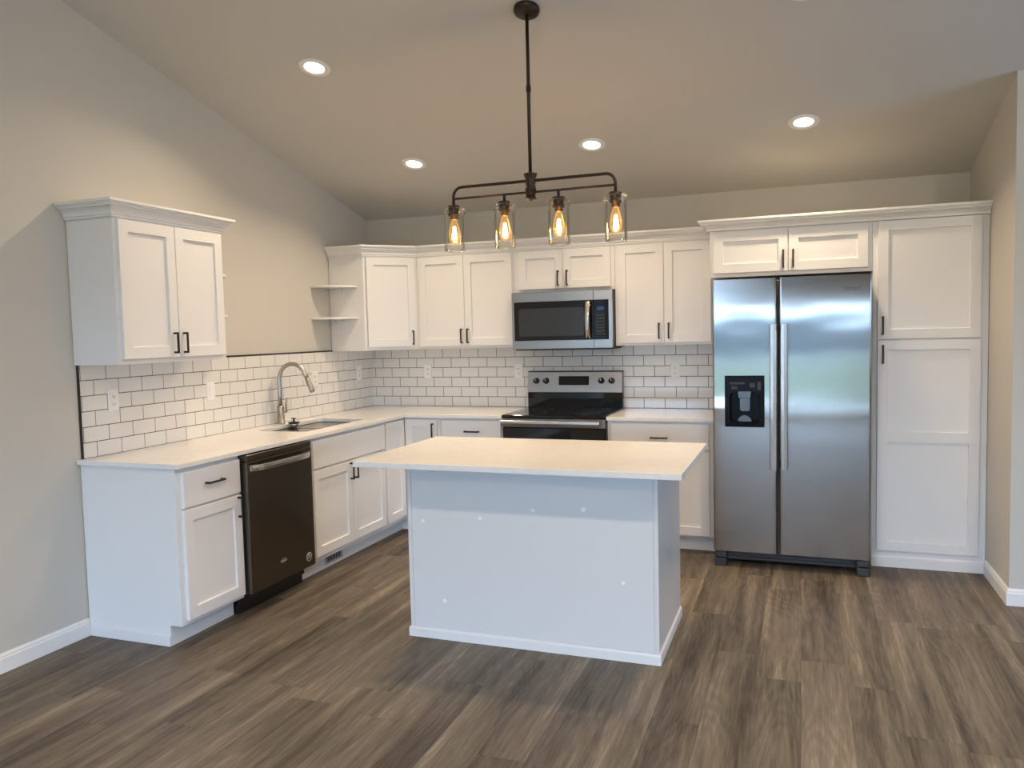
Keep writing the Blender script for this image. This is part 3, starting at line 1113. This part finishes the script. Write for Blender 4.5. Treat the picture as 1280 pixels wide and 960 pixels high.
# ------------------------------------------------------------------ range
RX0, RX1 = 1.431, 2.194
T = thing('kitchen_range', 'stainless electric range with black glass cooktop set between the counters', 'range', ((RX0 + RX1) / 2, -0.33, 0))
part(MB().box(RX0, RX1, -0.600, -0.030, 0.03, 0.896), 'range_body', M['steel_side'], T)
for x in (RX0 + 0.05, RX1 - 0.05):
    for y in (-0.55, -0.08):
        part(MB().lathe([(0.018, 0.0), (0.018, 0.0295)], (x, y, 0), 2, 14), 'foot', M['black'], T)
mb = MB().box(RX0 - 0.0005, RX1 + 0.0005, -0.650, -0.050, 0.898, 0.919, 0.006, 3)
_ck = part(mb, 'cooktop', M['black_glass'], T)
for x, y, r in ((1.60, -0.47, 0.105), (2.02, -0.47, 0.090), (1.60, -0.20, 0.080), (2.02, -0.20, 0.105)):
    mb = MB().lathe([(r, 0.9191), (r, 0.9194), (r - 0.003, 0.9194), (r - 0.003, 0.9191), (r, 0.9191)], (x, y, 0), 2, 48, False, False)
    part(mb, 'burner_ring', M['grille'], _ck)
part(MB().box(RX0 + 0.006, RX1 - 0.006, -0.655, -0.601, 0.17, 0.832, 0.005, 2), 'oven_door', M['black_glass'], T)
part(MB().box(RX0 + 0.003, RX1 - 0.003, -0.654, -0.601, 0.833, 0.895, 0.004, 2), 'front_trim', M['steel_trim'], T)
part(MB().box(RX0 + 0.006, RX1 - 0.006, -0.652, -0.601, 0.04, 0.160, 0.005, 2), 'drawer', M['steel_trim'], T)
mb = MB()
hx0, hx1 = RX0 + 0.010, RX1 - 0.032
prof = [(-0.700, 0.845), (-0.706, 0.851), (-0.708, 0.866), (-0.706, 0.881), (-0.700, 0.886), (-0.690, 0.884), (-0.688, 0.866), (-0.690, 0.847)]
mb.rings([[(x, a, b) for a, b in prof] for x in (hx0, hx1)], True, True, False)
mb.box(hx0 + 0.01, hx0 + 0.04, -0.692, -0.654, 0.853, 0.879, 0.003).box(hx1 - 0.04, hx1 - 0.01, -0.692, -0.654, 0.853, 0.879, 0.003)
part(mb, 'oven_handle', M['steel_trim'], T)
# backguard: black lower riser, stainless leaning control panel
part(MB().prism([(-0.030, 0.897), (-0.030, 1.036), (-0.066, 1.036), (-0.064, 0.9195), (-0.049, 0.9195), (-0.049, 0.897)], 0, RX0 + 0.003, RX1 - 0.003), 'backguard_riser', M['black_glass'], T)
_bg_ = part(MB().prism([(-0.022, 1.0365), (-0.022, 1.196), (-0.058, 1.196), (-0.080, 1.0365)], 0, RX0 + 0.006, RX1 - 0.004, 0.003), 'control_panel', M['steel_trim'], T)
part(MB().box(RX0 + 0.004, RX1 - 0.002, -0.060, -0.020, 1.1965, 1.202, 0.001), 'top_trim', M['black'], T)


def pface(z):
    return -0.080 + (z - 1.0365) * (0.022 / 0.1595)


_ds = MB().prism([(pface(1.094) - 0.0025, 1.094), (pface(1.162) - 0.0025, 1.162), (pface(1.162) + 0.002, 1.162), (pface(1.094) + 0.002, 1.094)], 0, 1.690, 1.930)
_dso = part(_ds, 'display', M['black_glass'], _bg_)
for x in (1.507, 1.588, 2.028, 2.108):
    k = part(MB().lathe([(0.024, -0.0005), (0.024, -0.004), (0.021, -0.010), (0.020, -0.030), (0.018, -0.033), (0.0, -0.033)], (x, pface(1.127), 1.127), 1, 28, True, False), 'knob', M['black'], T)
    part(MB().box(x - 0.002, x + 0.002, pface(1.127) - 0.0335, pface(1.127) - 0.0325, 1.131, 1.145), 'pointer', M['outlet'], k)

# ------------------------------------------------------------------ microwave
MX0, MX1, MZ0, MZ1, MY = 1.4345, 2.1955, 1.377, 1.8015, -0.400
T = thing('microwave_oven', 'stainless over the range microwave hung under the short cabinet', 'microwave', ((MX0 + MX1) / 2, -0.2, MZ0))
part(MB().box(MX0 + 0.001, MX1 - 0.001, -0.372, -0.012, MZ0 + 0.006, MZ1, 0.001), 'microwave_body', M['black'], T)
part(MB().box(MX0 + 0.02, MX1 - 0.02, -0.385, -0.03, MZ0 - 0.004, MZ0 + 0.0055), 'vent_grille', M['black'], T)
zt, zb_ = 1.729, 1.446
dxs = 2.060
_dr = part(MB().box(MX0, dxs - 0.0008, MY + 0.004, -0.3725, zt, MZ1 - 0.002, 0.002).box(MX0, dxs - 0.0008, MY + 0.004, -0.3725, MZ0 + 0.006, zb_, 0.002)
           .box(MX0, MX0 + 0.018, MY + 0.004, -0.3725, zb_, zt), 'door', M['steel_trim'], T)
_wg = part(MB().box(MX0 + 0.0185, dxs - 0.0008, MY + 0.002, -0.3725, zb_ + 0.0005, zt - 0.0005, 0.001), 'door_glass', M['black_glass'], _dr)
part(MB().rings([[(a, y, b) for a, b in round_rect(MX0 + 0.055, 1.985, zb_ + 0.030, zt - 0.048, 0.012, 4)] for y in (MY + 0.0019, MY + 0.0013)]), 'viewing_window', M['micro_glass'], _dr)
_cp = part(MB().box(dxs + 0.0008, MX1, MY + 0.004, -0.3725, zt, MZ1 - 0.002, 0.002).box(dxs + 0.0008, MX1, MY + 0.004, -0.3725, MZ0 + 0.006, zb_, 0.002)
           .box(MX1 - 0.026, MX1, MY + 0.004, -0.3725, zb_, zt), 'control_surround', M['steel_trim'], T)
_k = part(MB().box(dxs + 0.0008, MX1 - 0.0265, MY + 0.002, -0.3725, zb_ + 0.0005, zt - 0.0005, 0.001), 'control_panel', M['black_glass'], T)
part(MB().box(2.085, 2.135, MY + 0.0012, MY + 0.0019, 1.655, 1.680), 'display', M['display'], _k)
mb = MB()
for r in range(7):
    for c in range(3):
        mb.box(2.080 + c * 0.022, 2.095 + c * 0.022, MY + 0.0013, MY + 0.0019, 1.480 + r * 0.022, 1.491 + r * 0.022)
part(mb, 'key', M['grille'], _k)
rs = []
for i in range(15):
    s = i / 14
    z = 1.452 + 0.270 * s
    y = MY - 0.012 - 0.030 * (1 - (2 * s - 1) ** 2)
    rs.append([(2.022 + a, y + b, z) for a, b in ((-0.017, 0.004), (-0.015, -0.004), (0, -0.007), (0.015, -0.004), (0.017, 0.004), (0, 0.006))])
mb = MB().rings(rs, True, True, True)
mb.box(2.008, 2.036, MY - 0.016, MY + 0.0018, 1.453, 1.478, 0.002).box(2.008, 2.036, MY - 0.016, MY + 0.0018, 1.697, 1.722, 0.002)
part(mb, 'handle', M['steel_handle'], T)
_b = part(swoosh(MB(), 1.810, MY + 0.0038, 1.765, 0.062, 0.022), 'maker_badge', M['chrome'], T)
text_mesh('Whirlpool', 0.015, 0.0005, M['chrome'], 'lettering', _b, (1.810, MY + 0.0036, 1.761), ROT_FRONT)

# ------------------------------------------------------------------ refrigerator
FX0, FX1, FYF, FZ0, FZ1 = 2.937, 3.847, -0.8705, 0.100, 1.8026
T = thing('refrigerator', 'stainless side by side refrigerator with black water dispenser', 'refrigerator', ((FX0 + FX1) / 2, -0.45, 0))
part(MB().box(FX0 + 0.004, FX1 - 0.004, -0.780, -0.040, 0.035, FZ1 - 0.010, 0.003), 'refrigerator_body', M['steel_side'], T)


def curved_door(x0, x1):
    """door with softly rounded front edges"""
    r = 0.012
    pts = [(x0, -0.785), (x1, -0.785), (x1, FYF + r)]
    pts += [(x1 - r + r * math.cos(a), FYF + r - r * math.sin(a)) for a in [PI / 2 * i / 5 for i in range(1, 6)]]
    pts += [(x0 + r - r * math.sin(a), FYF + r - r * math.cos(a)) for a in [PI / 2 * i / 5 for i in range(0, 6)]]
    return pts


DX0, DX1, DZ0, DZ1 = 3.010, 3.247, 0.889, 1.209
LDX1, RDX0 = 3.3175, 3.3325
mb = MB()
# left door: built round the dispenser recess
_full = curved_door(FX0, LDX1)
for za, zb in ((FZ0, DZ0), (DZ1, FZ1)):
    mb.prism(_full, 2, za, zb)
r = 0.012
mb.prism([(FX0, -0.785), (DX0, -0.785), (DX0, FYF)] + [(FX0 + r - r * math.sin(a), FYF + r - r * math.cos(a)) for a in [PI / 2 * i / 5 for i in range(0, 6)]], 2, DZ0, DZ1)
mb.prism([(DX1, -0.785), (LDX1, -0.785)] + [(LDX1 - r + r * math.cos(a), FYF + r - r * math.sin(a)) for a in [PI / 2 * i / 5 for i in range(0, 6)]] + [(DX1, FYF)], 2, DZ0, DZ1)
bmesh.ops.remove_doubles(mb.bm, verts=mb.bm.verts, dist=1e-5)
_ldoor = part(mb, 'door', M['steel'], T)
_rdoor = part(MB().prism(curved_door(RDX0, FX1), 2, FZ0, FZ1), 'door', M['steel'], T)
for dr, hx in ((_ldoor, 3.2995), (_rdoor, 3.3605)):
    mb = MB()
    w = 0.0205
    prof = [(hx - w, -0.918), (hx - w + 0.004, -0.926), (hx, -0.929), (hx + w - 0.004, -0.926), (hx + w, -0.918), (hx + w - 0.004, -0.914), (hx - w + 0.004, -0.914)]
    mb.prism(prof, 2, 0.634, 1.522)
    for z in (0.66, 1.496):
        mb.box(hx - 0.012, hx + 0.012, -0.915, FYF - 0.0003, z - 0.018, z + 0.018, 0.002)
    part(mb, 'handle', M['steel_handle'], dr)
# dispenser
_dp = MB()
o_ = round_rect(DX0 + 0.0005, DX1 - 0.0005, DZ0 + 0.0005, DZ1 - 0.0005, 0.014, 5)
i0 = round_rect(DX0 + 0.030, DX1 - 0.030, DZ0 + 0.028, 1.105, 0.022, 5)
i1 = round_rect(DX0 + 0.036, DX1 - 0.036, DZ0 + 0.034, 1.100, 0.022, 5)
_dp.rings([[(a, -0.80, b) for a, b in o_], [(a, FYF - 0.001, b) for a, b in o_], [(a, FYF - 0.003, b) for a, b in i0], [(a, -0.806, b) for a, b in i1]], True, True)
_dpo = part(_dp, 'dispenser', M['gloss_black'], T)
part(MB().box(3.040, 3.130, FYF - 0.0042, FYF - 0.0018, 1.155, 1.168).box(3.050, 3.085, FYF - 0.0042, FYF - 0.0018, 1.125, 1.142)
     .box(3.160, 3.190, FYF - 0.0042, FYF - 0.0018, 1.135, 1.162).box(3.205, 3.225, FYF - 0.0042, FYF - 0.0018, 1.120, 1.170), 'button', M['grille'], _dpo)
cxd = (DX0 + DX1) / 2
part(MB().prism([(cxd - 0.040, 1.112), (cxd + 0.040, 1.112), (cxd + 0.036, 1.070), (cxd - 0.036, 1.070)], 1, FYF - 0.012, -0.808, 0.002), 'water_spout', M['dispenser_metal'], _dpo)
part(MB().rings([[(a, y, b) for a, b in round_rect(cxd - 0.030, cxd + 0.030, 0.985, 1.068, 0.012, 4)] for y in (-0.828, -0.834)]), 'lever', M['dispenser_metal'], _dpo)
part(MB().prism(arc(cxd, 0.923, 0.040, 0, PI, 14), 1, -0.866, -0.812), 'drip_tray', M['dispenser_metal'], _dpo)
# kick plate
mb = MB().box(FX0 + 0.075, FX1 - 0.075, -0.800, -0.785, 0.030, 0.090, 0.003)
for i in range(2):
    mb.box(FX0 + 0.085, FX1 - 0.085, -0.812, -0.799, 0.040 + i * 0.025, 0.053 + i * 0.025, 0.002)
part(mb, 'kick_plate', M['grille'], T)
for a in (FX0 + 0.006, FX1 - 0.076):
    part(MB().box(a, a + 0.070, -0.866, -0.790, 0.056, 0.096, 0.004), 'hinge_block', M['grille'], T)
    part(MB().box(a, a + 0.070, -0.868, -0.790, 0.0, 0.050, 0.005), 'foot', M['grille'], T)
_b = part(MB().box(3.694, 3.784, FYF - 0.0012, FYF - 0.0002, 1.7085, 1.7105), 'maker_badge', M['dispenser_metal'], T)
text_mesh('Whirlpool', 0.0225, 0.0006, M['dispenser_metal'], 'lettering', _b, (3.739, FYF - 0.0008, 1.716), ROT_FRONT)


# ------------------------------------------------------------------ recessed lights
CN = Vector((0, -SLOPE, -1)).normalized()              # ceiling normal into the room: z = H0 - SLOPE*y
ROTC = Vector((0, 0, -1)).rotation_difference(CN).to_matrix()


def recessed_light(x, y, label, power=CAN_POWER, first=[None]):
    far = y < YRIDGE
    z = ZRIDGE + SLOPE * (y - YRIDGE) if far else H0 - SLOPE * y
    nrm = Vector((0, SLOPE, -1)).normalized() if far else CN
    if first[0] is None:
        o = thing('recessed_light', label, 'ceiling light', (x, y, z), 'B', 'recessed ceiling lights')
        BASE[o.name] = (0, 0, 0)
        part(MB().lathe([(0.088, 0.0), (0.088, -0.004), (0.080, -0.009), (0.058, -0.006), (0.054, -0.001), (0.054, 0.0)], (0, 0, 0), 2, 40, False, False), 'trim_ring', M['trim'], o)
        part(MB().lathe([(0.0535, -0.0005), (0.0535, -0.003), (0.0, -0.0035)], (0, 0, 0), 2, 36, True, False), 'lens', M['lens'], o)
        first[0] = o
    else:
        o = first[0].copy()
        COL.objects.link(o)
        tag(o, label, 'ceiling light', 'recessed ceiling lights')
        for ch in list(first[0].children):
            if ch.type == 'MESH':
                c = ch.copy()
                COL.objects.link(c)
                c.parent = o
    o.location = Vector((x, y, z)) + nrm * 0.0006
    o.rotation_euler = Vector((0, 0, -1)).rotation_difference(nrm).to_euler()
    ld = bpy.data.lights.new('lamp_light', 'AREA')
    ld.shape = 'DISK'
    ld.size = 0.104
    ld.energy = power
    ld.spread = 3.1 if far else 2.4
    ld.color = LIVING_COLOR if far else CAN_COLOR
    lo = bpy.data.objects.new('lamp_light', ld)
    COL.objects.link(lo)
    lo.parent = o
    lo.location = (0, 0, -0.012)


recessed_light(0.919, -2.085, 'lit white recessed ceiling light above the lone left wall cabinet, highest of four')
recessed_light(0.913, -0.891, 'lit white recessed ceiling light nearest the left corner of the range wall')
recessed_light(2.191, -0.891, 'lit white recessed ceiling light right of the pendant rod')
recessed_light(3.472, -0.891, 'lit white recessed ceiling light in front of the refrigerator')
recessed_light(3.472, -2.085, 'lit white recessed ceiling light over the aisle between island and pantry')
for x, side in ((2.9, 'sink wall'), (5.2, 'hall wall')):
    recessed_light(x, -5.35, 'lit white recessed ceiling light beyond the roof ridge on the %s side' % side, LIVING)
    recessed_light(x, -7.80, 'lit white recessed ceiling light close to the rear windows on the %s side' % side, LIVING)

# ------------------------------------------------------------------ pendant over the island
PX, PY = 2.229, -2.260
PZC = H0 - SLOPE * PY
T = thing('island_pendant', 'dark bronze four jar linear pendant light hanging over the island', 'pendant light', (PX, PY, 1.92))
mb = MB().lathe([(0.062, -0.0006), (0.063, -0.010), (0.060, -0.022), (0.052, -0.028), (0.018, -0.032), (0.0, -0.032)], (0, 0, 0), 2, 40, True, False)
for s in (-1, 1):
    mb.lathe([(0.005, -0.0315), (0.004, -0.034), (0.0, -0.034)], (s * 0.036, 0, 0.004), 2, 12, True, False)
bmesh.ops.rotate(mb.bm, verts=mb.bm.verts, cent=(0, 0, 0), matrix=ROTC)
bmesh.ops.translate(mb.bm, verts=mb.bm.verts, vec=(PX, PY, PZC))
part(mb, 'canopy', M['bronze'], T)
part(MB().tube([(PX, PY, 2.270), (PX, PY, PZC - 0.026)], 0.0085, 14).lathe([(0.012, 2.66), (0.012, 2.69)], (PX, PY, 0), 2, 14), 'downrod', M['bronze'], T)
part(MB().lathe([(0.0, 2.142), (0.008, 2.143), (0.010, 2.149), (0.031, 2.151), (0.031, 2.156), (0.025, 2.159), (0.025, 2.188), (0.028, 2.191), (0.028, 2.202), (0.025, 2.206), (0.025, 2.252),
                 (0.029, 2.258), (0.033, 2.268), (0.033, 2.273), (0.012, 2.276), (0.0, 2.276)], (PX, PY, 0), 2, 32, False, False), 'hub', M['bronze'], T)
BX0, BX1, BZ = 1.820, 2.646, 2.239
cr = 0.045
path = [(BX0, PY, 2.150)] + [(BX0 + cr - cr * math.cos(a), PY, BZ - cr + cr * math.sin(a)) for a in [PI / 2 * i / 8 for i in range(9)]]
path += [(BX1 - cr + cr * math.sin(a), PY, BZ - cr + cr * math.cos(a)) for a in [PI / 2 * i / 8 for i in range(9)]] + [(BX1, PY, 2.150)]
part(MB().tube(path, 0.0075, 14), 'arched_bar', M['bronze'], T)
part(MB().tube([(BX0 + 0.005, PY, 2.184), (BX1 - 0.005, PY, 2.184)], 0.0058, 12), 'cross_bar', M['bronze'], T)
for k, x in enumerate((BX0, 2.0915, 2.3685, BX1)):
    if k in (1, 2):
        part(MB().tube([(x, PY, 2.150), (x, PY, 2.182)], 0.0075, 12), 'stem', M['bronze'], T)
    c = (x, PY, 0)
    part(MB().lathe([(0.0, 2.152), (0.031, 2.150), (0.033, 2.145), (0.028, 2.140), (0.026, 2.116), (0.030, 2.112), (0.030, 2.102), (0.020, 2.098), (0.020, 2.082), (0.0, 2.082)], c, 2, 28, False, False), 'socket_cap', M['bronze'], T)
    mb = MB()
    for a in (2.9, 0.85, 5.0):
        d = Vector((math.cos(a), math.sin(a), 0))
        p = Vector((x, PY, 2.116))
        mb.tube([p + d * 0.024, p + d * 0.058], 0.0017, 8)
        mb.tube([p + d * 0.057, p + d * 0.063], [0.0045, 0.0045], 10)
    part(mb, 'thumb_screw', M['bronze'], T)
    part(MB().lathe([(0.040, 2.140), (0.050, 2.139), (0.0555, 2.132), (0.0555, 2.110), (0.0510, 2.102), (0.0525, 2.092), (0.0530, 1.935), (0.0500, 1.923), (0.0495, 1.923), (0.0490, 1.935), (0.0490, 2.092), (0.0480, 2.102),
                     (0.0520, 2.111), (0.0520, 2.131), (0.048, 2.136), (0.040, 2.137), (0.040, 2.140)], c, 2, 40, False, False), 'glass_shade', M['jar'], T)
    bl = part(MB().lathe([(0.013, 2.086), (0.014, 2.075), (0.022, 2.050), (0.029, 2.020), (0.030, 2.000), (0.026, 1.978), (0.015, 1.962), (0.0, 1.957)], c, 2, 28, True, False), 'bulb', M['bulb'], T)
    mb = MB()
    for i in range(8):
        a = 2 * PI * i / 8
        mb.tube([(x + 0.005 * math.cos(a), PY + 0.005 * math.sin(a), 2.045), (x + 0.012 * math.cos(a), PY + 0.012 * math.sin(a), 1.983)], 0.0024, 6)
    part(mb, 'filament', M['filament'], bl)
    ld = bpy.data.lights.new('bulb_light', 'POINT')
    ld.energy = BULB_POWER
    ld.color = BULB_COLOR
    ld.shadow_soft_size = 0.016
    lo = bpy.data.objects.new('bulb_light', ld)
    COL.objects.link(lo)
    lo.location = (x, PY, 2.008)
